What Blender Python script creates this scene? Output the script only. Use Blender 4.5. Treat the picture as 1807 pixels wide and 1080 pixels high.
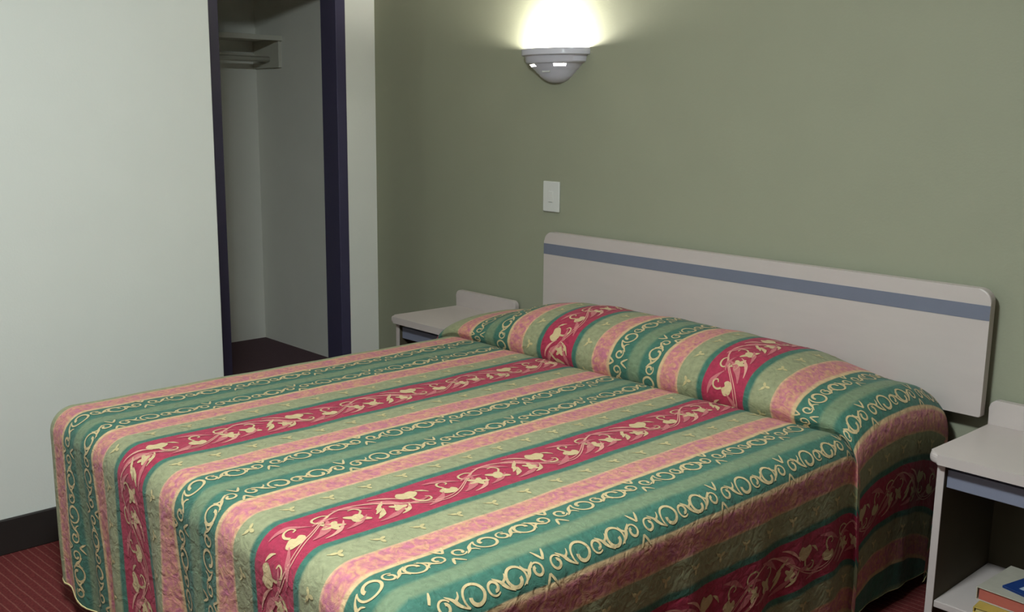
import bpy, bmesh, math, random
from mathutils import Vector, Matrix
random.seed(7)
PI = math.pi
for o in list(bpy.data.objects):
    bpy.data.objects.remove(o, do_unlink=True)
scene = bpy.context.scene
col = scene.collection

# ------------------------------------------------------------------ camera
CAM = Vector((0.0, -2.793, 1.31))
YAW, PITCH, ROLL = math.radians(46.75), math.radians(10.823), math.radians(0.631)
fwd = Vector((-math.sin(YAW) * math.cos(PITCH), math.cos(YAW) * math.cos(PITCH), -math.sin(PITCH)))
rt = Vector((math.cos(YAW), math.sin(YAW), 0))
up = rt.cross(fwd)
r2 = rt * math.cos(ROLL) + up * math.sin(ROLL)
u2 = up * math.cos(ROLL) - rt * math.sin(ROLL)
cd = bpy.data.cameras.new('camera')
cam = bpy.data.objects.new('camera', cd)
col.objects.link(cam)
cd.sensor_width = 36.0
cd.lens = 36.0
cd.clip_start = 0.02
M = Matrix((r2, u2, -fwd)).transposed().to_4x4()
M.translation = CAM
cam.matrix_world = M
scene.camera = cam

# ------------------------------------------------------------------ world, exposure, light levels
w = bpy.data.worlds.new('world')
scene.world = w
w.use_nodes = True
w.node_tree.nodes['Background'].inputs[0].default_value = (0.02, 0.02, 0.022, 1)
w.node_tree.nodes['Background'].inputs[1].default_value = 0.3
vs = scene.view_settings
vs.view_transform = 'Standard'
vs.look = 'None'
vs.exposure = 0.0
vs.gamma = 1.0
vs.use_curve_mapping = False
ADDED_CEILING_LAMP = 262.0       # emission strength of the added ceiling lamp's diffuser
ADDED_CEILING_LAMP_AT = (-1.10, -2.36, 2.40)
ADDED_GLOBE_LAMP = 45.0         # emission strength of the added globe lamp on the wall behind the camera
ADDED_GLOBE_LAMP_AT = (-1.9, -4.58, 1.75)
SCONCE_BULB = 900.0       # emission strength of the wall sconce's bulb


# ------------------------------------------------------------------ material helpers
def lin(c):
    return tuple(((x / 255) / 12.92 if x / 255 <= 0.04045 else ((x / 255 + 0.055) / 1.055) ** 2.4) for x in c) + (1.0,)


def base_mat(name, rgb, rough=0.6, spec=0.3):
    m = bpy.data.materials.new(name)
    m.use_nodes = True
    nt = m.node_tree
    b = nt.nodes['Principled BSDF']
    b.inputs['Base Color'].default_value = lin(rgb)
    b.inputs['Roughness'].default_value = rough
    b.inputs['Specular IOR Level'].default_value = spec
    return m, nt, b


def N(nt, typ, **kw):
    n = nt.nodes.new(typ)
    for k, v in kw.items():
        setattr(n, k, v)
    return n


def noise_mat(name, rgb, rough=0.6, spec=0.3, scale=30, amount=0.08, bump=0.0, bump_scale=200, bump_dist=0.002, stretch=None):
    """plain colour with a slight procedural mottling and fine relief"""
    m, nt, b = base_mat(name, rgb, rough, spec)
    tc = N(nt, 'ShaderNodeTexCoord')
    src = tc.outputs['Object']
    if stretch:
        mp = N(nt, 'ShaderNodeMapping')
        mp.inputs['Scale'].default_value = stretch
        nt.links.new(src, mp.inputs[0])
        src = mp.outputs[0]
    n = N(nt, 'ShaderNodeTexNoise')
    n.inputs['Scale'].default_value = scale
    n.inputs['Detail'].default_value = 4
    nt.links.new(src, n.inputs['Vector'])
    mx = N(nt, 'ShaderNodeMix', data_type='RGBA')
    c = lin(rgb)
    mx.inputs[6].default_value = tuple(v * (1 - amount) for v in c[:3]) + (1,)
    mx.inputs[7].default_value = tuple(min(1, v * (1 + amount)) for v in c[:3]) + (1,)
    nt.links.new(n.outputs[0], mx.inputs[0])
    nt.links.new(mx.outputs[2], b.inputs['Base Color'])
    if bump:
        n2 = N(nt, 'ShaderNodeTexNoise')
        n2.inputs['Scale'].default_value = bump_scale
        n2.inputs['Detail'].default_value = 3
        nt.links.new(src, n2.inputs['Vector'])
        bp = N(nt, 'ShaderNodeBump')
        bp.inputs['Strength'].default_value = bump
        bp.inputs['Distance'].default_value = bump_dist
        nt.links.new(n2.outputs[0], bp.inputs['Height'])
        nt.links.new(bp.outputs[0], b.inputs['Normal'])
    return m


def emit_mat(name, rgb, strength):
    m = bpy.data.materials.new(name)
    m.use_nodes = True
    nt = m.node_tree
    b = nt.nodes['Principled BSDF']
    b.inputs['Base Color'].default_value = (0.9, 0.9, 0.9, 1)
    b.inputs['Emission Color'].default_value = lin(rgb)
    b.inputs['Emission Strength'].default_value = strength
    return m


MAT = {}
MAT['white_wall'] = noise_mat('cream_painted_wall', (205, 206, 199), 0.8, 0.2, 6, 0.03, 0.25, 160, 0.001)
MAT['pilaster_lightened'] = noise_mat('wall_paint_lightened', (230, 230, 223), 0.8, 0.2, 6, 0.03, 0.25, 160, 0.001)  # wall paint made lighter: light missing on this strip is put into its colour
MAT['green_wall'] = noise_mat('olive_painted_wall', (145, 146, 126), 0.75, 0.25, 5, 0.04, 0.3, 140, 0.001)
MAT['closet_wall'] = noise_mat('closet_paint', (238, 237, 228), 0.85, 0.2, 5, 0.04, 0.25, 150, 0.001)
MAT['ceiling'] = noise_mat('ceiling_paint', (238, 236, 230), 0.9, 0.1, 30, 0.03, 0.4, 90, 0.003)
MAT['door_frame'] = noise_mat('navy_door_frame_paint', (66, 62, 88), 0.45, 0.4, 12, 0.08)
MAT['baseboard'] = noise_mat('dark_vinyl_base', (38, 33, 31), 0.5, 0.4, 30, 0.1)
MAT['closet_floor'] = noise_mat('dark_closet_carpet', (96, 76, 82), 0.95, 0.1, 180, 0.25, 0.6, 300, 0.004)
MAT['laminate'] = noise_mat('pale_mauve_laminate', (186, 175, 171), 0.45, 0.4, 8, 0.05, stretch=(1, 1, 4))
MAT['laminate_dark_and_shade'] = noise_mat('brown_board_and_shade', (82, 74, 58), 0.7, 0.2, 10, 0.1)
MAT['blue_band'] = noise_mat('slate_blue_laminate', (108, 112, 128), 0.45, 0.4, 25, 0.06)
MAT['rail_blue'] = noise_mat('slate_blue_drawer', (122, 125, 142), 0.5, 0.35, 25, 0.06)
MAT['shelf_white'] = noise_mat('white_shelf_paint', (205, 203, 190), 0.6, 0.3, 10, 0.04)
MAT['plastic'] = noise_mat('white_plastic_plate', (205, 204, 200), 0.35, 0.5, 20, 0.02)
MAT['plastic_dark'] = noise_mat('switch_seam', (150, 148, 142), 0.5, 0.3, 20, 0.02)
MAT['ceramic'] = noise_mat('grey_glazed_ceramic', (200, 198, 208), 0.16, 0.6, 12, 0.03)
MAT['chrome'] = base_mat('rod_metal', (150, 140, 120), 0.35, 0.5)[0]
MAT['chrome'].node_tree.nodes['Principled BSDF'].inputs['Metallic'].default_value = 0.9
MAT['mattress'] = noise_mat('mattress_ticking', (200, 195, 185), 0.9, 0.1, 40, 0.05)
MAT['bed_base'] = noise_mat('black_bed_base', (28, 26, 25), 0.8, 0.2, 40, 0.1)
MAT['bulb'] = emit_mat('lit_bulb', (255, 252, 240), SCONCE_BULB)
MAT['globe'] = emit_mat('added_globe_light', (243, 255, 255), ADDED_GLOBE_LAMP)
MAT['diffuser'] = emit_mat('added_ceiling_light', (241, 254, 255), ADDED_CEILING_LAMP)

# carpet: dark red with fine pale lines
def carpet_mat():
    m, nt, b = base_mat('red_carpet', (110, 48, 50), 0.95, 0.1)
    tc = N(nt, 'ShaderNodeTexCoord')
    mp = N(nt, 'ShaderNodeMapping')
    mp.inputs['Rotation'].default_value = (0, 0, math.radians(-3))
    nt.links.new(tc.outputs['Object'], mp.inputs[0])
    wv = N(nt, 'ShaderNodeTexWave', wave_type='BANDS', bands_direction='Y', wave_profile='SIN')
    wv.inputs['Scale'].default_value = 13.5
    wv.inputs['Distortion'].default_value = 0.6
    wv.inputs['Detail'].default_value = 2
    nt.links.new(mp.outputs[0], wv.inputs['Vector'])
    cr = N(nt, 'ShaderNodeValToRGB')
    cr.color_ramp.elements[0].position = 0.90
    cr.color_ramp.elements[0].color = (0, 0, 0, 1)
    cr.color_ramp.elements[1].position = 0.98
    cr.color_ramp.elements[1].color = (1, 1, 1, 1)
    nt.links.new(wv.outputs['Fac'], cr.inputs[0])
    n = N(nt, 'ShaderNodeTexNoise')
    n.inputs['Scale'].default_value = 160
    n.inputs['Detail'].default_value = 5
    nt.links.new(tc.outputs['Object'], n.inputs['Vector'])
    m1 = N(nt, 'ShaderNodeMix', data_type='RGBA')
    m1.inputs[6].default_value = lin((60, 24, 26))
    m1.inputs[7].default_value = lin((112, 48, 46))
    nt.links.new(n.outputs[0], m1.inputs[0])
    ml = N(nt, 'ShaderNodeMath', operation='MULTIPLY')
    nt.links.new(cr.outputs[0], ml.inputs[0])
    nt.links.new(n.outputs[0], ml.inputs[1])
    m2 = N(nt, 'ShaderNodeMix', data_type='RGBA')
    m2.inputs[7].default_value = lin((124, 82, 72))
    nt.links.new(ml.outputs[0], m2.inputs[0])
    nt.links.new(m1.outputs[2], m2.inputs[6])
    nt.links.new(m2.outputs[2], b.inputs['Base Color'])
    bp = N(nt, 'ShaderNodeBump')
    bp.inputs['Strength'].default_value = 0.6
    bp.inputs['Distance'].default_value = 0.004
    nt.links.new(n.outputs[0], bp.inputs['Height'])
    nt.links.new(bp.outputs[0], b.inputs['Normal'])
    return m


MAT['carpet'] = carpet_mat()


# ------------------------------------------------------------------ mesh helpers
def link(name, me, mat=None, parent=None):
    o = bpy.data.objects.new(name, me)
    col.objects.link(o)
    if mat is not None:
        me.materials.append(mat)
    if parent is not None:
        o.parent = parent
    return o


def from_bm(name, bm, mat, parent=None, smooth=False):
    me = bpy.data.meshes.new(name)
    bmesh.ops.recalc_face_normals(bm, faces=bm.faces)
    bm.to_mesh(me)
    bm.free()
    if smooth:
        for p in me.polygons:
            p.use_smooth = True
    return link(name, me, mat, parent)


def bm_box(bm, lo, hi, bevel=0.0, seg=2):
    g = bmesh.ops.create_cube(bm, size=1.0)
    vs_ = g['verts']
    for v in vs_:
        v.co = Vector([(lo[i] + hi[i]) / 2 + v.co[i] * (hi[i] - lo[i]) for i in range(3)])
    if bevel:
        es = list({e for v in vs_ for e in v.link_edges})
        bmesh.ops.bevel(bm, geom=es, offset=bevel, segments=seg, affect='EDGES', profile=0.5)


def box(name, lo, hi, mat, parent=None, bevel=0.0, seg=2):
    bm = bmesh.new()
    bm_box(bm, lo, hi, bevel, seg)
    return from_bm(name, bm, mat, parent)


def rounded_panel(name, x0, x1, z0, z1, y0, y1, r_top, r_bot, mat, parent=None, bevel=0.004):
    """vertical board in the xz plane with rounded corners"""
    pts = []
    def arc(cx, cz, r, a0, a1, n=8):
        if r <= 0:
            pts.append((cx, cz)); return
        for i in range(n + 1):
            a = a0 + (a1 - a0) * i / n
            pts.append((cx + r * math.cos(a), cz + r * math.sin(a)))
    arc(x1 - r_bot, z0 + r_bot, r_bot, -PI / 2, 0)
    arc(x1 - r_top, z1 - r_top, r_top, 0, PI / 2)
    arc(x0 + r_top, z1 - r_top, r_top, PI / 2, PI)
    arc(x0 + r_bot, z0 + r_bot, r_bot, PI, 1.5 * PI)
    bm = bmesh.new()
    f = [bm.verts.new((x, y0, z)) for x, z in pts]
    b = [bm.verts.new((x, y1, z)) for x, z in pts]
    ff = bm.faces.new(f)
    bm.faces.new(b[::-1])
    n = len(pts)
    for i in range(n):
        bm.faces.new((f[i], b[i], b[(i + 1) % n], f[(i + 1) % n]))
    if bevel:
        bmesh.ops.bevel(bm, geom=list(ff.edges), offset=bevel, segments=2, affect='EDGES', profile=0.5)
    return from_bm(name, bm, mat, parent)


def rounded_slab(name, x0, x1, y0, y1, z0, z1, r, mat, parent=None, bevel=0.008):
    """horizontal slab with rounded front corners (y0 is the front)"""
    pts = []
    for cx, cy, a0 in ((x0 + r, y0 + r, PI), (x1 - r, y0 + r, 1.5 * PI)):
        for i in range(9):
            a = a0 + PI / 2 * i / 8
            pts.append((cx + r * math.cos(a), cy + r * math.sin(a)))
    pts += [(x1, y1), (x0, y1)]
    bm = bmesh.new()
    f = [bm.verts.new((x, y, z0)) for x, y in pts]
    b = [bm.verts.new((x, y, z1)) for x, y in pts]
    f0 = bm.faces.new(f)
    f1 = bm.faces.new(b[::-1])
    n = len(pts)
    for i in range(n):
        bm.faces.new((f[i], b[i], b[(i + 1) % n], f[(i + 1) % n]))
    bmesh.ops.bevel(bm, geom=list(f0.edges) + list(f1.edges), offset=bevel, segments=3, affect='EDGES', profile=0.5)
    return from_bm(name, bm, mat, parent)


def tube(name, a, b, r, mat, parent=None, n=12):
    a, b = Vector(a), Vector(b)
    bm = bmesh.new()
    bmesh.ops.create_cone(bm, cap_ends=True, segments=n, radius1=r, radius2=r, depth=(b - a).length)
    q = (b - a).to_track_quat('Z', 'Y').to_matrix().to_4x4()
    q.translation = (a + b) / 2
    bmesh.ops.transform(bm, matrix=q, verts=bm.verts)
    return from_bm(name, bm, mat, parent, smooth=True)


def empty(name, loc, label, cat, group=None):
    o = bpy.data.objects.new(name, None)
    col.objects.link(o)
    o.location = loc
    o.empty_display_size = 0.05
    o['label'] = label
    o['category'] = cat
    if group:
        o['group'] = group
    return o


def own(root, *objs):
    """parent world-space parts to an Empty without moving them"""
    for o in objs:
        o.parent = root
        o.matrix_parent_inverse = Matrix.Translation(root.location).inverted()


def tag(o, label, cat, group=None):
    o['label'] = label
    o['category'] = cat
    if group:
        o['group'] = group
    return o


def struct(o, label, cat):
    o['kind'] = 'structure'
    o['label'] = label
    o['category'] = cat
    return o


# ------------------------------------------------------------------ room shell
ZC = 2.42           # ceiling height
XL = -3.10          # face of the near white wall
YE = -1.205         # its end
XD = -3.89          # plane of the closet doorway
XB = -5.20          # closet back wall
YS = 0.14           # closet side wall
struct(box('floor', (XD - 0.06, -4.7, -0.06), (2.0, 0.0, 0.0), MAT['carpet']), 'dark red carpet floor with fine pale lines', 'floor')
struct(box('ceiling', (-5.3, -4.8, ZC), (2.1, 0.3, ZC + 0.08), MAT['ceiling']), 'plain off white ceiling above the room', 'ceiling')
struct(box('wall_back', (XD - 0.1, 0.0, -0.06), (2.0, 0.1, ZC), MAT['green_wall']), 'olive green painted wall behind the headboard', 'wall')
struct(box('wall_left', (XL - 0.15, -4.7, -0.06), (XL, YE, ZC), MAT['white_wall'], bevel=0.004), 'large cream white wall at left of the closet doorway', 'wall')
struct(box('wall_return', (XD - 0.1, YE - 0.12, -0.06), (XL - 0.15, YE, ZC), MAT['white_wall']), 'cream wall turning the corner to the closet doorway', 'wall')
struct(box('wall_door_side', (XD - 0.1, YE, -0.06), (XD, -0.813, ZC), MAT['white_wall']), 'cream wall left of the dark door frame', 'wall')
struct(box('wall_pilaster', (XD - 0.1, -0.16, -0.06), (XD, 0.0, ZC), MAT['pilaster_lightened']), 'narrow cream wall strip between dark door frame and green wall', 'wall')
struct(box('wall_door_head', (XD - 0.1, -0.813, 2.0), (XD, -0.16, ZC), MAT['white_wall']), 'cream wall above the closet doorway', 'wall')
struct(box('wall_right', (1.9, -4.7, -0.06), (2.0, 0.0, ZC), MAT['green_wall']), 'olive wall to the right of the bed', 'wall')
struct(box('wall_front', (XL, -4.8, -0.06), (2.0, -4.7, ZC), MAT['white_wall']), 'cream wall facing the headboard', 'wall')
# closet
struct(box('floor_closet', (XB - 0.1, -1.1, -0.06), (XD - 0.06, YS + 0.06, 0.002), MAT['closet_floor']), 'dark carpet inside the closet alcove', 'floor')
struct(box('wall_closet_back', (XB - 0.1, -1.1, -0.06), (XB, YS + 0.06, ZC), MAT['closet_wall']), 'dim beige back wall of the closet', 'wall')
struct(box('wall_closet_side', (XB, YS, -0.06), (XD - 0.1, YS + 0.06, ZC), MAT['closet_wall']), 'dim beige side wall of the closet', 'wall')
struct(box('wall_closet_near', (XB, -1.16, -0.06), (XD - 0.1, -1.10, ZC), MAT['closet_wall']), 'closet wall on the near side', 'wall')
# door frame: two jambs and a head, as one metal frame
fr = bpy.data.objects.new('door_1', None)
col.objects.link(fr)
fr.location = (XD, -0.486, 0)
fr['kind'] = 'structure'
fr['label'] = 'dark navy metal door frame around the closet opening'
fr['category'] = 'door frame'
own(fr, box('jamb', (XD - 0.115, -0.22 + 0.01, 0.0), (XD + 0.006, -0.16, 2.0), MAT['door_frame'], bevel=0.003),
    box('jamb', (XD - 0.115, -0.813, 0.0), (XD + 0.006, -0.763, 2.0), MAT['door_frame'], bevel=0.003),
    box('head', (XD - 0.115, -0.763, 1.945), (XD + 0.006, -0.21, 2.0), MAT['door_frame'], bevel=0.003))
# baseboards
struct(box('baseboard_left', (XL, -4.7, 0.0), (XL + 0.012, YE + 0.004, 0.108), MAT['baseboard'], bevel=0.003), 'black vinyl baseboard along the white wall', 'baseboard')
struct(box('baseboard_back', (XD, -0.012, 0.0), (1.9, 0.0, 0.108), MAT['baseboard'], bevel=0.003), 'black vinyl baseboard along the green wall', 'baseboard')

# ------------------------------------------------------------------ bed
BXL, BXR = -2.708, -1.160     # outer edges of the made bed at the top
BYF = -1.925                 # foot
BYH = -0.085                 # head
ZT = 0.545
RE = 0.065                   # rounding of the bed's top edge
RED0 = -1.542                # centre of a red stripe
PER = 0.621                  # stripe repeat
bed = empty('bed', ((BXL + BXR) / 2, -1.0, 0), 'bed with black base and mattress hidden under the striped bedspread', 'bed')
bp_ = [box('mattress', (BXL + 0.05, BYF + 0.05, 0.27), (BXR - 0.05, -0.10, ZT - 0.03), MAT['mattress'], bevel=0.04, seg=3),
       box('bed_base', (BXL + 0.07, BYF + 0.07, 0.09), (BXR - 0.07, -0.10, 0.27), MAT['bed_base'], bevel=0.01)]
for lx in (BXL + 0.16, BXR - 0.16):
    for ly in (BYF + 0.2, -0.25):
        bp_.append(tube('leg', (lx, ly, 0.0), (lx, ly, 0.09), 0.03, MAT['bed_base']))
own(bed, *bp_)

# bedspread surface --------------------------------------------------------
def smooth(a, b, x):
    t = max(0.0, min(1.0, (x - a) / (b - a)))
    return t * t * (3 - 2 * t)


YT = -0.540            # tuck line in front of the pillows
# side view of the covered pillows: (y, height above the mattress top)
ROLL_PTS = [(YT - 0.06, 0.0), (YT - 0.03, -0.004), (YT - 0.008, -0.014), (YT + 0.002, -0.026), (YT - 0.008, -0.022), (YT - 0.024, 0.004), (YT - 0.029, 0.032), (YT - 0.018, 0.064), (YT + 0.012, 0.096),
            (YT + 0.065, 0.119), (YT + 0.13, 0.131), (YT + 0.20, 0.134), (YT + 0.27, 0.127), (YT + 0.34, 0.108), (YT + 0.40, 0.078), (YT + 0.45, 0.035), (YT + 0.475, -0.01), (BYH, -0.03)]


def catmull(pts, k=8):
    out = []
    n = len(pts)
    for i in range(n - 1):
        p0, p1, p2, p3 = pts[max(0, i - 1)], pts[i], pts[i + 1], pts[min(n - 1, i + 2)]
        for j in range(k):
            t = j / k
            out.append(tuple(0.5 * (2 * p1[d] + (p2[d] - p0[d]) * t + (2 * p0[d] - 5 * p1[d] + 4 * p2[d] - p3[d]) * t * t + (3 * p1[d] - p0[d] - 3 * p2[d] + p3[d]) * t ** 3) for d in range(len(p1))))
    out.append(pts[-1])
    return out


RC = catmull(ROLL_PTS)
RS = [YT - 0.06]
for i in range(1, len(RC)):
    RS.append(RS[-1] + math.hypot(RC[i][0] - RC[i - 1][0], RC[i][1] - RC[i - 1][1]))
VH = RS[-1]           # unrolled coordinate of the head end
VTK = RS[3 * 8]       # unrolled coordinate of the crease


def roll(v):
    """unrolled v -> (y, height over mattress top)"""
    if v <= RS[0]:
        return v, 0.0
    lo, hi = 0, len(RS) - 1
    while hi - lo > 1:
        m = (lo + hi) // 2
        if RS[m] <= v:
            lo = m
        else:
            hi = m
    t = min(1.0, (v - RS[lo]) / max(1e-9, RS[hi] - RS[lo]))
    return RC[lo][0] + (RC[hi][0] - RC[lo][0]) * t, RC[lo][1] + (RC[hi][1] - RC[lo][1]) * t


def endfall(x):
    """covered pillows sink towards both ends"""
    e = 1.0 - 0.50 * smooth(-1.55, -1.20, x) - 0.56 * smooth(-2.30, -2.68, x)
    e = max(e, 0.05)
    e += 0.03 * math.sin(6.0 * x + 1.0)
    return e


IXL, IXR, IYF = BXL + RE, BXR - RE, BYF + RE      # inner rectangle: flat top
ARC = RE * PI / 2


def prof(s):
    """distance past the inner edge -> (outward, down)"""
    if s <= 0:
        return 0.0, 0.0
    if s < ARC:
        a = s / RE
        return RE * math.sin(a), RE * (1 - math.cos(a))
    k = s - ARC
    return RE - 0.030 * k, RE + k


def wob(a, b):
    return (math.sin(a * 11.3 + b * 3.1) + 0.6 * math.sin(a * 23.7 - b * 7.9 + 1.3) + 0.5 * math.sin(b * 17.1 + a * 5.3 + 0.6)) / 2.1


def pucker(t, s):
    """folds of the hanging cloth, growing to the hem"""
    g = smooth(0.06, 0.45, s)
    return g * (0.010 * math.sin(t * 21 + 1.5 * math.sin(t * 6.1)) + 0.006 * math.sin(t * 47 + 2.0))


def surf(u, v):
    """bedspread: unrolled cloth coordinates -> point in the room"""
    y, h = roll(v)
    x = max(IXL, min(IXR, u))
    yy = max(IYF, y)
    rollw = smooth(VTK - 0.01, VTK + 0.04, v)
    z = ZT + (h * endfall(x) if h > 0 else h) + 0.0022 * wob(x * 1.6, y * 1.6) * (1 - rollw) + 0.004 * rollw * wob(x * 2.2, y * 0.8)
    ox = oy = 0.0
    d = 0.0
    if y < IYF and IXL <= u <= IXR:                      # foot
        s = IYF - v
        o, d = prof(s)
        o += pucker(u, s)
        oy = -o
    elif u > IXR and y >= IYF:                           # right drop
        s = u - IXR
        o, d = prof(s)
        fold = smooth(VTK - 0.012, VTK + 0.022, v)
        o += pucker(y + 5.2, s) * (1 - 0.6 * fold) * 0.8 + 0.018 * fold * smooth(0.03, 0.14, s)
        o -= 0.012 * smooth(0.12, 0.5, s) * smooth(-0.75, -0.6, y)
        yy += 0.075 * smooth(0.05, 0.5, s) * smooth(-0.95, -0.60, y) * (1 - smooth(-0.52, -0.12, y))
        ox = o
    elif u < IXL and y >= IYF:                           # left drop
        s = IXL - u
        o, d = prof(s)
        fold = smooth(VTK - 0.012, VTK + 0.03, v)
        o += pucker(y + 9.1, s) * 0.8 + 0.05 * fold * smooth(0.0, 0.10, s)
        ox = -o
    return Vector((x + ox, yy + oy, z - d))


def corner(sx, a, s):
    """rounded foot corner: a from 0 (foot side) to pi/2 (long side)"""
    o, d = prof(s)
    t0 = IXL if sx < 0 else IXR
    p_foot = pucker(t0, s)
    p_side = pucker(IYF + (9.1 if sx < 0 else 5.2), s) * 0.8
    k = a / (PI / 2)
    o += p_foot * (1 - k) + p_side * k 
    x = t0
    z = ZT + 0.0022 * wob(x * 1.6, IYF * 1.6)
    return Vector((x + sx * o * math.sin(a), IYF - o * math.cos(a), z - d))


HEM = 0.540            # length of the hanging cloth past the inner edge


def hem_at(t, side):
    """cloth length at the hem; shorter at the foot's left corner"""
    h = HEM + 0.006 * math.sin(t * 9 + side)
    if side == 0:
        h -= 0.032 * (1 - smooth(IXL + 0.03, IXL + 0.14, t))
    if side == 2:
        h -= 0.032
    if side:
        hh = max(0.0, roll(t)[1])
        h += hh * endfall(IXR if side == 1 else IXL)
    return h


verts, uvs, faces, fmat = [], [], [], []


def add_grid(nu, nv, fn):
    """fn(i, j) -> (co, uv)"""
    base = len(verts)
    for j in range(nv + 1):
        for i in range(nu + 1):
            c, t = fn(i, j)
            verts.append(c)
            uvs.append(t)
    for j in range(nv):
        for i in range(nu):
            a = base + j * (nu + 1) + i
            faces.append((a, a + 1, a + nu + 2, a + nu + 1))
            fmat.append(0)


# top with the covered pillows
vlist = [IYF + (RS[0] - IYF) * i / 90 for i in range(90)] + [RS[0] + (VH - RS[0]) * i / 110 for i in range(111)]
NU = 130
def f_top(i, j):
    u = IXL + (IXR - IXL) * i / NU
    return surf(u, vlist[j]), (u, vlist[j])
add_grid(NU, len(vlist) - 1, f_top)
NS = 48
def f_foot(i, j):
    u = IXL + (IXR - IXL) * i / NU
    s = hem_at(u, 0) * (1 - j / NS)
    return surf(u, IYF - s), (u, IYF - s)
add_grid(NU, NS, f_foot)
def f_right(i, j):
    v = vlist[j]
    s = hem_at(v, 1) * i / NS
    return surf(IXR + s, v), (IXR + s, v)
add_grid(NS, len(vlist) - 1, f_right)
def f_left(i, j):
    v = vlist[j]
    s = hem_at(v, 2) * (1 - i / NS)
    return surf(IXL - s, v), (IXL - s, v)
add_grid(NS, len(vlist) - 1, f_left)
for sx in (-1, 1):
    t0 = IXL if sx < 0 else IXR
    for half in (0, 1):
        def f_corner(i, j):
            a = (half + i / 8) * PI / 4
            s = (HEM - (0.032 if sx < 0 else 0.0)) * j / NS
            o = prof(s)[0]
            if half == 0:
                uv = (t0 + sx * o * a, IYF - s)
            else:
                uv = (t0 + sx * s, IYF - o * (PI / 2 - a))
            return corner(sx, a, s), uv
        add_grid(8, NS, f_corner)

# ---- woven motifs: flat ribbons and petals laid through the same cloth coordinates
EPS = 0.0011


def ribbon(pts, widths, mat):
    """pts in cloth coordinates"""
    n = len(pts)
    base = len(verts)
    for i in range(n):
        a = pts[max(0, i - 1)]
        b = pts[min(n - 1, i + 1)]
        tx, ty = b[0] - a[0], b[1] - a[1]
        l = math.hypot(tx, ty) or 1e-9
        nx, ny = -ty / l, tx / l
        wd = widths[i] / 2
        for sg in (-1, 1):
            add_pt(pts[i][0] + sg * nx * wd, pts[i][1] + sg * ny * wd)
    for i in range(n - 1):
        a = base + 2 * i
        faces.append((a, a + 1, a + 3, a + 2))
        fmat.append(mat)


def add_pt(u, v):
    e = 0.002
    p = surf(u, v)
    n = (surf(u + e, v) - surf(u - e, v)).cross(surf(u, v + e) - surf(u, v - e))
    if n.length < 1e-12:
        n = Vector((0, 0, 1))
    n.normalize()
    verts.append(p + n * EPS)
    uvs.append((u, v))


def blob(pts, mat):
    """filled shape, star-shaped round its centre"""
    cu = sum(p[0] for p in pts) / len(pts)
    cv = sum(p[1] for p in pts) / len(pts)
    base = len(verts)
    add_pt(cu, cv)
    for p in pts:
        add_pt(*p)
    n = len(pts)
    for i in range(n):
        faces.append((base, base + 1 + i, base + 1 + (i + 1) % n))
        fmat.append(mat)


def spiral(ca, cb, r0, r1, a0, a1, n=22):
    return [(ca + (r0 + (r1 - r0) * i / n) * math.cos(a0 + (a1 - a0) * i / n), cb + (r0 + (r1 - r0) * i / n) * math.sin(a0 + (a1 - a0) * i / n)) for i in range(n + 1)]


def wprof(n, w0, wm, w1):
    return [(w0 + (wm - w0) * (i / (n - 1)) * 2) if i < n / 2 else (wm + (w1 - wm) * ((i / (n - 1)) * 2 - 1)) for i in range(n)]


# motif elements: (kind, points [(along, across)], widths or None, material)
P_SCROLL = 0.255


def scroll_cell():
    """one repeat of the running scroll: curl, spur, big scroll, small curl, spur, big scroll, spur, curl"""
    el = []
    def rib(p, w0, wm, w1):
        p = catmull(p, 4) if len(p) < 12 else p
        el.append(('r', p, wprof(len(p), w0, wm, w1), 1))
    def star(a, b, m):
        # three pointed leaf spur with a long stem
        rib([(a - 0.018 * m, b + 0.017), (a - 0.006 * m, b + 0.007), (a + 0.004 * m, b - 0.006), (a + 0.019 * m, b - 0.016)], 0.0015, 0.0080, 0.0015)
        rib([(a - 0.003 * m, b + 0.003), (a + 0.006 * m, b + 0.009), (a + 0.010 * m, b + 0.018)], 0.006, 0.004, 0.0015)
    def curl(ca, cb, r, a0, d, w_):
        # round scroll that winds inwards at its end
        p = []
        n = 34
        for i in range(n + 1):
            t = i / n
            rr = r * (1.0 - 0.10 * t) if t < 0.55 else r * (0.945 - 0.58 * ((t - 0.55) / 0.45))
            a = a0 + d * 2 * PI * 1.12 * t
            p.append((ca + rr * math.cos(a), cb + rr * math.sin(a)))
        el.append(('r', p, wprof(len(p), w_ * 0.6, w_, w_ * 1.25), 1))
    curl(0.025, 0.001, 0.0130, PI * 0.15, 1, 0.0050)
    star(0.050, 0.000, 1)
    curl(0.087, 0.000, 0.0230, PI * 1.25, -1, 0.0060)
    curl(0.130, -0.001, 0.0128, PI * 1.75, -1, 0.0050)
    star(0.152, -0.002, 1)
    curl(0.182, 0.000, 0.0220, PI * 1.75, 1, 0.0060)
    star(0.211, 0.000, -1)
    curl(0.232, 0.001, 0.0126, PI * 0.85, -1, 0.0050)
    return el


def spurs_cell():
    """open V above and below the axis of the scroll"""
    el = []
    for sg in (1, -1):
        for d in (-1, 1):
            p = catmull([(0.013 * d, sg * 0.036), (0.007 * d, sg * 0.025), (0.0, sg * 0.014)], 4)
            el.append(('r', p, wprof(len(p), 0.0025, 0.0058, 0.0045), 1))
    return el


def petal(ca, cb, l, wd, ang, n=14, tip=0.6):
    out = []
    for i in range(n):
        a = 2 * PI * i / n
        r = math.cos(a)
        x = l * 0.5 * (1 + r)
        y = wd * 0.5 * math.sin(a) * (1 - tip * (1 + r) / 2 * 0.6)
        out.append((ca + x * math.cos(ang) - y * math.sin(ang), cb + x * math.sin(ang) + y * math.cos(ang)))
    return out


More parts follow.
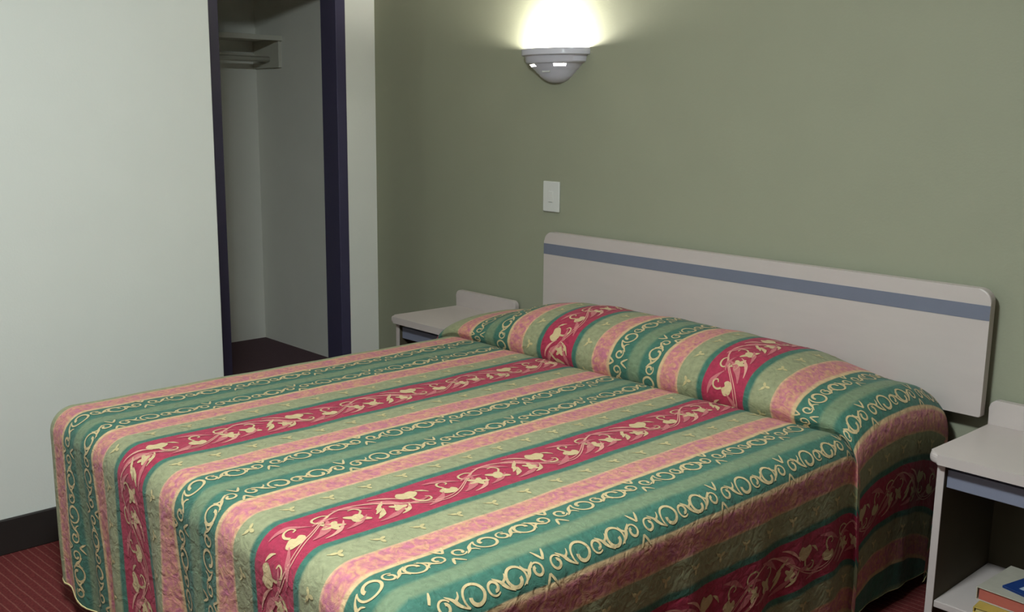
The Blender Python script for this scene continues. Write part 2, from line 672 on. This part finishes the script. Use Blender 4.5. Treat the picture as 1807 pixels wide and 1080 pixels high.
def closed(pts, k=4):
    """smooth closed outline"""
    n = len(pts)
    out = []
    for i in range(n):
        p0, p1, p2, p3 = pts[i - 1], pts[i], pts[(i + 1) % n], pts[(i + 2) % n]
        for j in range(k):
            t = j / k
            out.append(tuple(0.5 * (2 * p1[d] + (p2[d] - p0[d]) * t + (2 * p0[d] - 5 * p1[d] + 4 * p2[d] - p3[d]) * t * t + (3 * p1[d] - p0[d] - 3 * p2[d] + p3[d]) * t ** 3) for d in range(2)))
    return out


def lobed(ca, cb, r, lobes, ang, depth=0.42, stretch=1.25):
    out = []
    n = lobes * 8
    for i in range(n):
        a = 2 * PI * i / n
        rr = r * (1 - depth * (0.5 - 0.5 * math.cos(lobes * a)))
        x, y = rr * math.cos(a) * stretch, rr * math.sin(a)
        out.append((ca + x * math.cos(ang) - y * math.sin(ang), cb + x * math.sin(ang) + y * math.cos(ang)))
    return out


def flora_cell():
    el = []
    def rib(p, w0, wm, w1, m):
        p = catmull(p, 5)
        el.append(('r', p, wprof(len(p), w0, wm, w1), m))
    def leaf(a, b, l, w_, ang, bend, m):
        # crescent leaf
        pts = []
        for i in range(7):
            t = i / 6
            pts.append((a + l * t * math.cos(ang + bend * t), b + l * t * math.sin(ang + bend * t)))
        rib(pts, 0.002, w_, 0.0015, m)
    L = 0.36
    # paired vine lines swinging from one edge of the stripe to the other
    for off, wd in ((0.0, 0.0026), (0.008, 0.0024)):
        p = [(L * i / 48, 0.047 * math.cos(2 * PI * i / 48) - off * (0.6 + 0.4 * math.cos(2 * PI * i / 48))) for i in range(49)]
        el.append(('r', p, [wd] * 49, 4))
    # dusty shadow leaves
    leaf(0.055, 0.040, 0.095, 0.020, -0.25, -0.5, 2)
    leaf(0.075, 0.050, 0.085, 0.010, -0.10, -0.5, 4)
    leaf(0.150, -0.050, 0.080, 0.016, 0.12, 0.4, 2)
    leaf(0.215, -0.040, 0.100, 0.022, 0.20, 0.6, 2)
    leaf(0.235, -0.050, 0.075, 0.008, 0.15, 0.5, 4)
    leaf(0.315, 0.050, 0.075, 0.016, -0.12, -0.4, 2)
    leaf(0.010, -0.046, 0.080, 0.016, 0.05, 0.35, 2)
    leaf(0.086, -0.012, 0.060, 0.012, -0.55, 0.5, 2)
    leaf(0.196, 0.050, 0.090, 0.014, -0.08, -0.25, 2)
    leaf(0.128, 0.040, 0.075, 0.013, -0.15, -0.3, 2)
    leaf(0.280, 0.010, 0.060, 0.012, 0.55, -0.5, 2)
    # trumpet flower with curled tail
    el.append(('b', closed([(0.014, 0.008), (0.018, 0.022), (0.032, 0.028), (0.048, 0.026), (0.056, 0.012), (0.050, 0.002), (0.040, 0.006), (0.034, -0.003), (0.024, 0.000)]), None, 1))
    rib([(0.034, -0.004), (0.030, -0.018), (0.036, -0.030), (0.050, -0.032), (0.056, -0.022), (0.048, -0.017)], 0.006, 0.0048, 0.003, 1)
    # five lobed bloom
    el.append(('b', lobed(0.116, 0.010, 0.021, 5, 0.4, 0.5), None, 1))
    rib([(0.112, -0.012), (0.096, -0.024), (0.102, -0.038), (0.122, -0.042), (0.134, -0.034), (0.126, -0.027)], 0.005, 0.0048, 0.003, 1)
    # fig leaf
    el.append(('b', lobed(0.172, 0.010, 0.019, 4, 0.7, 0.45, 1.5), None, 1))
    rib([(0.184, -0.002), (0.196, -0.016), (0.190, -0.030), (0.176, -0.030)], 0.005, 0.0045, 0.003, 1)
    # striped bud leaves
    leaf(0.202, 0.038, 0.050, 0.013, -0.50, -0.3, 1)
    leaf(0.210, 0.018, 0.046, 0.011, -0.55, -0.3, 1)
    leaf(0.222, 0.000, 0.044, 0.009, -0.50, -0.2, 1)
    # second bloom
    el.append(('b', lobed(0.264, 0.018, 0.018, 5, 1.3, 0.5), None, 1))
    leaf(0.252, 0.046, 0.050, 0.010, -0.1, -0.6, 1)
    # hooked bud
    el.append(('b', closed([(0.288, -0.026), (0.294, -0.010), (0.308, -0.002), (0.326, -0.008), (0.338, -0.022), (0.330, -0.036), (0.312, -0.034), (0.300, -0.040)]), None, 1))
    rib([(0.312, -0.006), (0.312, 0.012), (0.322, 0.026), (0.338, 0.026), (0.344, 0.014), (0.336, 0.008)], 0.007, 0.005, 0.003, 1)
    leaf(0.338, -0.030, 0.030, 0.008, 0.3, 0.5, 1)
    return el


def flower_cell():
    el = []
    for k in range(3):
        el.append(('b', petal(0.0, 0.0, 0.015, 0.009, PI * 0.5 + k * 2.1, 8, 0.2), None, 3))
    p = [(0.0, 0.0), (-0.010, -0.004), (-0.016, -0.012)]
    el.append(('r', p, [0.003, 0.003, 0.002], 3))
    return el


def place(cell, u0, v0, su=1, sv=1):
    for kind, pts, wd, mt in cell:
        pp = [(u0 + su * b, v0 + sv * a) for a, b in pts]
        if kind == 'r' and len(pp) == 49:          # vine lines: keep the stretch that lies on the cloth
            keep = [i for i, q in enumerate(pp) if inside(*q)]
            if len(keep) < 3:
                continue
            pp, wd = pp[keep[0]:keep[-1] + 1], wd[keep[0]:keep[-1] + 1]
        if not all(inside(*q) for q in pp):
            continue
        if kind == 'r':
            ribbon(pp, wd, mt)
        else:
            blob(pp if su * sv > 0 else pp[::-1], mt)


VF = IYF - HEM + 0.02          # hem of the foot in cloth coordinates
SC, SP, FL, FW = scroll_cell(), spurs_cell(), flora_cell(), flower_cell()
vmaxs = VH - 0.05


def inside(u, v):
    if v > vmaxs or u < IXL + 0.004:
        return False
    if u <= IXR:
        return v > VF
    return v > IYF and u < IXR + HEM - 0.02


for k in range(-2, 3):
    red = RED0 + k * PER
    grn = red + PER / 2
    if IXL + 0.05 < red < IXR + HEM - 0.08:
        n = 0
        v = -3.0 + (0.12 if k % 2 else 0.0)
        while v < vmaxs:
            place(FL, red, v)
            v += 0.36
    for sg in (-1, 1):
        row = grn + sg * 0.060
        v = -3.0 + (0.13 if sg > 0 else 0.0)
        while v < vmaxs:
            place(SC, row, v, su=-sg)
            place(SP, row, v, su=-sg)
            v += 0.255
        srow = red + sg * 0.118
        v = -3.0 + (0.045 if sg > 0 else 0)
        while v < vmaxs:
            place(FW, srow, v)
            v += 0.091


def cloth_common(nt, b, uvn, disp=0.5):
    """quilted relief shared by ground and motifs"""
    v1 = N(nt, 'ShaderNodeTexNoise')
    v1.inputs['Scale'].default_value = 38
    v1.inputs['Detail'].default_value = 2
    v1.inputs['Distortion'].default_value = 0.8
    nt.links.new(uvn.outputs[0], v1.inputs['Vector'])
    v2 = N(nt, 'ShaderNodeTexNoise')
    v2.inputs['Scale'].default_value = 420
    v2.inputs['Detail'].default_value = 2
    nt.links.new(uvn.outputs[0], v2.inputs['Vector'])
    ad = N(nt, 'ShaderNodeMath', operation='MULTIPLY_ADD')
    ad.inputs[1].default_value = 0.12
    nt.links.new(v2.outputs[0], ad.inputs[0])
    nt.links.new(v1.outputs[0], ad.inputs[2])
    bp = N(nt, 'ShaderNodeBump')
    bp.inputs['Strength'].default_value = disp
    bp.inputs['Distance'].default_value = 0.010
    nt.links.new(ad.outputs[0], bp.inputs['Height'])
    nt.links.new(bp.outputs[0], b.inputs['Normal'])
    b.inputs['Sheen Weight'].default_value = 0.08
    return v2


def spread_ground():
    m, nt, b = base_mat('striped_woven_cloth', (150, 160, 130), 0.72, 0.25)
    uvn = N(nt, 'ShaderNodeUVMap', uv_map='cloth')
    v2 = cloth_common(nt, b, uvn)
    # slight waviness of the stripes
    wn = N(nt, 'ShaderNodeTexNoise')
    wn.inputs['Scale'].default_value = 9
    nt.links.new(uvn.outputs[0], wn.inputs['Vector'])
    sep = N(nt, 'ShaderNodeSeparateXYZ')
    nt.links.new(uvn.outputs[0], sep.inputs[0])
    ma = N(nt, 'ShaderNodeMath', operation='MULTIPLY_ADD')
    ma.inputs[1].default_value = 0.008
    nt.links.new(wn.outputs[0], ma.inputs[0])
    nt.links.new(sep.outputs[0], ma.inputs[2])
    sh = N(nt, 'ShaderNodeMath', operation='SUBTRACT')
    sh.inputs[1].default_value = RED0 + 0.004
    nt.links.new(ma.outputs[0], sh.inputs[0])
    pp = N(nt, 'ShaderNodeMath', operation='PINGPONG')
    pp.inputs[1].default_value = PER / 2
    nt.links.new(sh.outputs[0], pp.inputs[0])
    dv = N(nt, 'ShaderNodeMath', operation='DIVIDE')
    dv.inputs[1].default_value = PER / 2
    nt.links.new(pp.outputs[0], dv.inputs[0])
    RED, TEAL, SAGE, PINK, CREAM = (150, 40, 66), (54, 98, 84), (134, 136, 104), (184, 120, 112), (190, 160, 120)
    BAND = (104, 121, 94)
    zones = [(0.0, RED), (0.0655, RED), (0.0685, TEAL), (0.0815, TEAL), (0.089, SAGE), (0.148, SAGE), (0.1505, CREAM), (0.155, CREAM), (0.160, PINK),
             (0.204, PINK), (0.210, CREAM), (0.2195, CREAM), (0.2225, TEAL), (0.284, TEAL), (0.295, BAND), (0.310, BAND)]
    cr = N(nt, 'ShaderNodeValToRGB')
    cr.color_ramp.interpolation = 'LINEAR'
    els = cr.color_ramp.elements
    while len(els) > 1:
        els.remove(els[-1])
    for i, (t, c) in enumerate(zones):
        e = els[0] if i == 0 else els.new(t / (PER / 2))
        e.position = t / (PER / 2)
        e.color = lin(c)
    nt.links.new(dv.outputs[0], cr.inputs[0])
    # mottled pink and sage zones
    mk = N(nt, 'ShaderNodeValToRGB')
    el2 = mk.color_ramp.elements
    while len(el2) > 1:
        el2.remove(el2[-1])
    for i, (t, g) in enumerate([(0.0, 0.0), (0.148, 0.0), (0.158, 1.0), (0.206, 1.0), (0.214, 0.0), (0.31, 0.0)]):
        e = el2[0] if i == 0 else el2.new(t / (PER / 2))
        e.position = t / (PER / 2)
        e.color = (g, g, g, 1)
    nt.links.new(dv.outputs[0], mk.inputs[0])
    n1 = N(nt, 'ShaderNodeTexNoise')
    n1.inputs['Scale'].default_value = 48
    n1.inputs['Detail'].default_value = 4
    n1.inputs['Distortion'].default_value = 1.5
    nt.links.new(uvn.outputs[0], n1.inputs['Vector'])
    pr = N(nt, 'ShaderNodeValToRGB')
    pe = pr.color_ramp.elements
    pe[0].position = 0.36
    pe[0].color = lin((170, 98, 118))
    pe[1].position = 0.66
    pe[1].color = lin((190, 142, 110))
    e = pe.new(0.5)
    e.color = lin((182, 118, 112))
    nt.links.new(n1.outputs[0], pr.inputs[0])
    mx = N(nt, 'ShaderNodeMix', data_type='RGBA')
    nt.links.new(mk.outputs[0], mx.inputs[0])
    nt.links.new(cr.outputs[0], mx.inputs[6])
    nt.links.new(pr.outputs[0], mx.inputs[7])
    # overall weave mottling
    n3 = N(nt, 'ShaderNodeTexNoise')
    n3.inputs['Scale'].default_value = 70
    n3.inputs['Detail'].default_value = 5
    nt.links.new(uvn.outputs[0], n3.inputs['Vector'])
    hv = N(nt, 'ShaderNodeMapRange')
    hv.inputs[1].default_value = 0.3
    hv.inputs[2].default_value = 0.7
    hv.inputs[3].default_value = 0.84
    hv.inputs[4].default_value = 1.14
    nt.links.new(n3.outputs[0], hv.inputs[0])
    hs = N(nt, 'ShaderNodeHueSaturation')
    nt.links.new(hv.outputs[0], hs.inputs['Value'])
    nt.links.new(mx.outputs[2], hs.inputs['Color'])
    nt.links.new(hs.outputs[0], b.inputs['Base Color'])
    return m


def spread_thread(name, rgb, rgb2):
    m, nt, b = base_mat(name, rgb, 0.6, 0.3)
    uvn = N(nt, 'ShaderNodeUVMap', uv_map='cloth')
    cloth_common(nt, b, uvn, 0.5)
    n = N(nt, 'ShaderNodeTexNoise')
    n.inputs['Scale'].default_value = 90
    n.inputs['Detail'].default_value = 3
    nt.links.new(uvn.outputs[0], n.inputs['Vector'])
    mx = N(nt, 'ShaderNodeMix', data_type='RGBA')
    mx.inputs[6].default_value = lin(rgb)
    mx.inputs[7].default_value = lin(rgb2)
    nt.links.new(n.outputs[0], mx.inputs[0])
    nt.links.new(mx.outputs[2], b.inputs['Base Color'])
    return m


me = bpy.data.meshes.new('bedspread')
me.from_pydata([tuple(v) for v in verts], [], faces)
uvl = me.uv_layers.new(name='cloth')
for lp in me.loops:
    uvl.data[lp.index].uv = uvs[lp.vertex_index]
for mm in (spread_ground(), spread_thread('cream_woven_thread', (196, 176, 134), (178, 154, 112)),
           spread_thread('dusty_rose_thread', (184, 110, 106), (164, 80, 92)), spread_thread('pale_gold_thread', (186, 172, 124), (168, 152, 110)), spread_thread('rose_cream_thread', (204, 152, 132), (188, 130, 118))):
    me.materials.append(mm)
for p in me.polygons:
    p.material_index = fmat[p.index]
    p.use_smooth = True
me.update()
sp = link('bedspread', me)
tag(sp, 'striped bedspread in teal, pink, sage and red tucked over the pillows', 'bedspread')

# hem piping along the visible edge of the spread
hb = bmesh.new()
def hem_strip(pts):
    prev = None
    for p in pts:
        ring = [hb.verts.new(p + Vector((0.0026 * math.cos(a), 0.0026 * math.sin(a), 0.0026 * math.sin(a + 1.2)))) for a in (0, 2.1, 4.2)]
        if prev:
            for k in range(3):
                hb.faces.new((prev[k], prev[(k + 1) % 3], ring[(k + 1) % 3], ring[k]))
        prev = ring
path = [surf(IXR + hem_at(v, 1), v) for v in vlist[::-4]]
path += [corner(1, PI / 2 * (1 - i / 8), HEM) for i in range(1, 8)]
path += [surf(IXR + (IXL - IXR) * i / 80, IYF - hem_at(IXR + (IXL - IXR) * i / 80, 0)) for i in range(81)]
path += [corner(-1, PI / 2 * i / 8, HEM - 0.032) for i in range(1, 8)]
path += [surf(IXL - hem_at(v, 2), v) for v in vlist[::4]]
hem_strip(path)
hemo = from_bm('hem_binding', hb, spread_thread('cream_hem_binding', (222, 204, 150), (190, 176, 120)), sp, smooth=True)

# ------------------------------------------------------------------ headboard (fixed to the wall)
HX0, HX1, HZ0, HZ1 = -2.732, -1.066, 0.512, 0.860
hbd = empty('headboard', ((HX0 + HX1) / 2, -0.03, HZ0), 'long pale mauve laminate headboard with slate blue stripe on the green wall', 'headboard')
hpanel = rounded_panel('panel', HX0, HX1, HZ0, HZ1, -0.060, -0.032, 0.036, 0.004, MAT['laminate'])
box('stripe', (HX0 + 0.0005, -0.0612, 0.7765), (HX1 - 0.0005, -0.058, 0.8165), MAT['blue_band'], hpanel)['label'] = 'slate blue stripe'
own(hbd, hpanel,
    box('wall_cleat', (HX0 + 0.12, -0.032, 0.60), (HX1 - 0.12, -0.002, 0.72), MAT['laminate_dark_and_shade']))


# ------------------------------------------------------------------ nightstands
def nightstand(x0, x1, label):
    cx = (x0 + x1) / 2
    y0, y1 = -0.388, -0.016
    zt = 0.493
    root = empty('nightstand', (cx, (y0 + y1) / 2, 0), label, 'nightstand', 'nightstands beside the bed')
    own(root,
        rounded_slab('top', x0, x1, y0, y1 - 0.001, zt - 0.026, zt, 0.030, MAT['laminate'], bevel=0.009),
        rounded_panel('backsplash', x0 + 0.004, x1 - 0.012, zt - 0.002, zt + 0.068, -0.036, -0.016, 0.022, 0.0, MAT['laminate'], bevel=0.003),
        box('side_panel', (x0 + 0.022, y0 + 0.026, 0.0), (x0 + 0.040, y1, zt - 0.026), MAT['laminate_dark_and_shade']),  # brown side panels: the shade inside the stand is put into their colour
        box('side_panel', (x1 - 0.040, y0 + 0.026, 0.0), (x1 - 0.022, y1, zt - 0.026), MAT['laminate_dark_and_shade']),
        box('pale_panel_edge', (x0 + 0.0215, y0 + 0.022, 0.0), (x0 + 0.0405, y0 + 0.026, zt - 0.026), MAT['laminate'], bevel=0.001),  # strip added so the front edge of the browned panel stays pale
        box('pale_panel_edge', (x1 - 0.0405, y0 + 0.022, 0.0), (x1 - 0.0215, y0 + 0.026, zt - 0.026), MAT['laminate'], bevel=0.001),
        box('back_panel', (x0 + 0.040, y1 - 0.012, 0.0), (x1 - 0.040, y1, zt - 0.026), MAT['laminate_dark_and_shade']),
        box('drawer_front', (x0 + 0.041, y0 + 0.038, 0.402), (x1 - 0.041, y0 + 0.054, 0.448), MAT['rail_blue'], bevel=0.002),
        box('drawer_tray', (x0 + 0.043, y0 + 0.054, 0.408), (x1 - 0.043, y1 - 0.03, 0.418), MAT['laminate_dark_and_shade']),
        box('lower_shelf', (x0 + 0.040, y0 + 0.030, 0.085), (x1 - 0.040, y1 - 0.012, 0.103), MAT['laminate'], bevel=0.002))
    return root


nightstand(-3.282, -2.900, 'pale laminate nightstand in the far corner, left of the headboard')
nightstand(-1.058, -0.640, 'pale laminate nightstand right of the bed, books on its lower shelf')


# ------------------------------------------------------------------ books on the right nightstand's shelf
def book(name, cx, cy, z, lx, ly, h, rot, cover, page, label, extra=None):
    root = empty(name, (cx, cy, z), label, 'book', 'books on the nightstand shelf')
    root.rotation_euler = (0, 0, rot)
    mc = noise_mat(name + '_cover_print', cover, 0.4, 0.4, 30, 0.15)
    mp = noise_mat(name + '_paper', page, 0.9, 0.1, 60, 0.12, stretch=(1, 1, 12))
    parts = {}
    parts['pages'] = box('pages', (-lx / 2 + 0.004, -ly / 2 + 0.004, 0.002), (lx / 2 - 0.002, ly / 2 - 0.004, h - 0.002), mp, root)
    parts['cover'] = box('cover', (-lx / 2, -ly / 2, h - 0.002), (lx / 2, ly / 2, h), mc, root, bevel=0.0006)
    box('cover', (-lx / 2, -ly / 2, 0.0), (lx / 2, ly / 2, 0.002), mc, root, bevel=0.0006)
    parts['spine'] = box('spine', (-lx / 2 - 0.002, -ly / 2, 0.0), (-lx / 2 + 0.001, ly / 2, h), mc, root, bevel=0.0006)
    if extra:
        for lo, hi, rgb, nm, on in extra:
            box(nm, lo, hi, noise_mat(nm + '_print', rgb, 0.4, 0.4, 40, 0.1), parts[on])
    return root


book('directory', -0.815, -0.235, 0.1035, 0.23, 0.21, 0.014, math.radians(4), (176, 152, 74), (180, 164, 110), 'yellow directory lying at the bottom of the book stack')
book('paperback', -0.816, -0.215, 0.1180, 0.23, 0.19, 0.034, math.radians(-3), (172, 166, 152), (168, 92, 80), 'thick white covered book with reddish page edges, middle of the stack',
     [((-0.1175, -0.09, 0.008), (-0.1165, 0.09, 0.024), (70, 130, 110), 'spine_band', 'spine')])
book('booklet', -0.795, -0.215, 0.1525, 0.16, 0.14, 0.006, math.radians(-14), (30, 58, 116), (190, 172, 100), 'thin blue booklet on top of the book stack',
     [((-0.05, -0.05, 0.006), (0.05, -0.01, 0.0064), (170, 185, 200), 'title_panel', 'cover')])

# ------------------------------------------------------------------ wall switch
sw = empty('light_switch', (-2.751, 0.0, 0.93), 'white rectangular switch plate on the green wall under the sconce', 'light switch')
swp = box('plate', (-2.794, -0.008, 0.930), (-2.708, 0.0, 1.046), MAT['plastic'], bevel=0.003)
box('rocker_frame', (-2.763, -0.0086, 0.966), (-2.739, -0.0078, 1.010), MAT['plastic'], swp, bevel=0.0003)
box('rocker', (-2.761, -0.0110, 0.968), (-2.741, -0.0085, 1.008), MAT['plastic'], swp, bevel=0.001)
own(sw, swp)

# ------------------------------------------------------------------ wall sconce
SX, SZ = -2.737, 1.534
sc = empty('wall_sconce', (SX, 0.0, 1.41), 'lit half-bowl wall sconce of stepped grey ceramic, glowing upward', 'wall lamp')
SA, SB = 0.163, 0.100


def half_lathe(name, prof_pts, mat, holes=(), n=48, thick=0.006):
    """half bowl against the wall: prof_pts = [(radius factor, z)], holes = [(ring, a0, a1)] in degrees"""
    bm = bmesh.new()
    outer, inner = [], []
    for f, z in prof_pts:
        outer.append([bm.verts.new((SX + SA * f * math.cos(PI * i / n), -max(0.0, SB * f * math.sin(PI * i / n)), z)) for i in range(n + 1)])
        g = max(0.02, f - thick / SB)
        inner.append([bm.verts.new((SX + SA * g * math.cos(PI * i / n), -SB * g * math.sin(PI * i / n), z + 0.001)) for i in range(n + 1)])
    def hole(k, i):
        a = 180.0 * (i + 0.5) / n
        return any(k == r and a0 <= a <= a1 for r, a0, a1 in holes)
    m = len(prof_pts)
    for k in range(m - 1):
        for i in range(n):
            if hole(k, i):
                for e in (i, i + 1):
                    if not hole(k, e - 1 if e == i else e):
                        bm.faces.new((outer[k][e], outer[k + 1][e], inner[k + 1][e], inner[k][e]))
                bm.faces.new((outer[k][i], outer[k][i + 1], inner[k][i + 1], inner[k][i]))
                bm.faces.new((outer[k + 1][i], outer[k + 1][i + 1], inner[k + 1][i + 1], inner[k + 1][i]))
                continue
            bm.faces.new((outer[k][i], outer[k][i + 1], outer[k + 1][i + 1], outer[k + 1][i]))
            bm.faces.new((inner[k][i], inner[k + 1][i], inner[k + 1][i + 1], inner[k][i + 1]))
    for k in (0, m - 1):
        for i in range(n):
            bm.faces.new((outer[k][i], inner[k][i], inner[k][i + 1], outer[k][i + 1]))
    for k in range(m - 1):
        for e in (0, n):
            bm.faces.new((outer[k][e], outer[k + 1][e], inner[k + 1][e], inner[k][e]))
    o = from_bm(name, bm, mat)
    for p in o.data.polygons:
        p.use_smooth = True
    es = o.modifiers.new('edges', 'EDGE_SPLIT')
    es.split_angle = math.radians(38)
    return o


rim = half_lathe('rim', [(1.0, SZ), (1.005, SZ - 0.006), (1.0, SZ - 0.022), (0.93, SZ - 0.026)], MAT['ceramic'])
tier = half_lathe('upper_tier', [(0.93, SZ - 0.026), (0.90, SZ - 0.030), (0.885, SZ - 0.046), (0.84, SZ - 0.052), (0.80, SZ - 0.053)], MAT['ceramic'])
HOLES = ((1, 111, 137), (1, 43, 69))
bowl = half_lathe('lower_bowl', [(0.80, SZ - 0.053), (0.780, SZ - 0.0555), (0.722, SZ - 0.0635), (0.69, SZ - 0.069), (0.655, SZ - 0.074), (0.60, SZ - 0.080), (0.585, SZ - 0.084), (0.50, SZ - 0.093), (0.485, SZ - 0.097), (0.36, SZ - 0.110), (0.24, SZ - 0.119), (0.10, SZ - 0.123), (0.03, SZ - 0.123)],
                  MAT['ceramic'], HOLES)
bmb = bmesh.new()
bmesh.ops.create_uvsphere(bmb, u_segments=20, v_segments=12, radius=0.026)
for v in bmb.verts:
    v.co = Vector((SX + v.co.x * 1.9, -0.046 + v.co.y, SZ - 0.028 + v.co.z))
bulb = from_bm('bulb', bmb, MAT['bulb'], smooth=True)
sock = tube('socket', (SX, -0.046, SZ - 0.075), (SX, -0.046, SZ - 0.052), 0.014, MAT['plastic'])
brk = box('bracket', (SX - 0.02, -0.06, SZ - 0.085), (SX + 0.02, -0.002, SZ - 0.075), MAT['plastic'])
plate = box('back_plate', (SX - 0.05, -0.004, SZ - 0.100), (SX + 0.05, 0.0, SZ - 0.030), MAT['plastic'])
own(sc, rim, tier, bowl, bulb, sock, brk, plate)

# ------------------------------------------------------------------ closet shelf and rod
cs = empty('closet_shelf', (XB, -0.3, 1.66), 'white wooden shelf with cleats high on the closet wall', 'shelf')
own(cs, box('board', (XB, -1.09, 1.664), (XB + 0.27, YS, 1.682), MAT['shelf_white'], bevel=0.002),
    box('back_cleat', (XB, -1.09, 1.560), (XB + 0.018, YS, 1.600), MAT['shelf_white'], bevel=0.002),
    box('end_cleat', (XB, YS - 0.018, 1.520), (XB + 0.27, YS, 1.664), MAT['shelf_white'], bevel=0.002),
    box('front_lip', (XB + 0.27, -1.09, 1.658), (XB + 0.285, YS, 1.684), MAT['shelf_white'], bevel=0.002))
rod = tag(tube('hanging_rod', (XB + 0.17, -1.10, 1.565), (XB + 0.17, YS - 0.018, 1.565), 0.014, MAT['shelf_white']), 'white hanging rod under the closet shelf', 'clothes rod')

# ------------------------------------------------------------------ ceiling lamp (out of frame, invented to fit the room's light and shadows)
cx_, cy_, cz_ = ADDED_CEILING_LAMP_AT
cl = empty('added_ceiling_lamp', (cx_, cy_, ZC), 'added unseen ceiling lamp, round and frosted, lighting the room', 'ceiling lamp')
bmd = bmesh.new()
bmesh.ops.create_uvsphere(bmd, u_segments=32, v_segments=16, radius=0.17)
bmesh.ops.delete(bmd, geom=[v for v in bmd.verts if v.co.z > 0.001], context='VERTS')
for v in bmd.verts:
    v.co = Vector((cx_ + v.co.x, cy_ + v.co.y, ZC - 0.03 + v.co.z * 0.45))
dome = from_bm('diffuser', bmd, MAT['diffuser'], smooth=True)
bmr = bmesh.new()
bmesh.ops.create_cone(bmr, cap_ends=True, segments=40, radius1=0.185, radius2=0.175, depth=0.03)
for v in bmr.verts:
    v.co += Vector((cx_, cy_, ZC - 0.015))
ring = from_bm('base_ring', bmr, MAT['plastic'], smooth=False)
own(cl, dome, ring)

# ------------------------------------------------------------------ globe lamp on the wall behind the camera (out of frame, added for frontal light)
gx, gy, gz = ADDED_GLOBE_LAMP_AT
gl = empty('added_globe_lamp', (gx, -4.7, gz), 'added unseen globe lamp on the wall facing the bed', 'wall lamp')
bmg = bmesh.new()
bmesh.ops.create_uvsphere(bmg, u_segments=28, v_segments=16, radius=0.10)
for v in bmg.verts:
    v.co += Vector((gx, gy + 0.02, gz))
globe = from_bm('globe', bmg, MAT['globe'], smooth=True)
arm = tube('arm', (gx, -4.69, gz - 0.10), (gx, gy + 0.02, gz - 0.10), 0.012, MAT['plastic'])
cup = tube('cup', (gx, gy + 0.02, gz - 0.115), (gx, gy + 0.02, gz - 0.085), 0.045, MAT['plastic'], n=24)
pl_ = box('wall_plate', (gx - 0.05, -4.699, gz - 0.15), (gx + 0.05, -4.688, gz - 0.05), MAT['plastic'], bevel=0.002)
own(gl, globe, arm, cup, pl_)
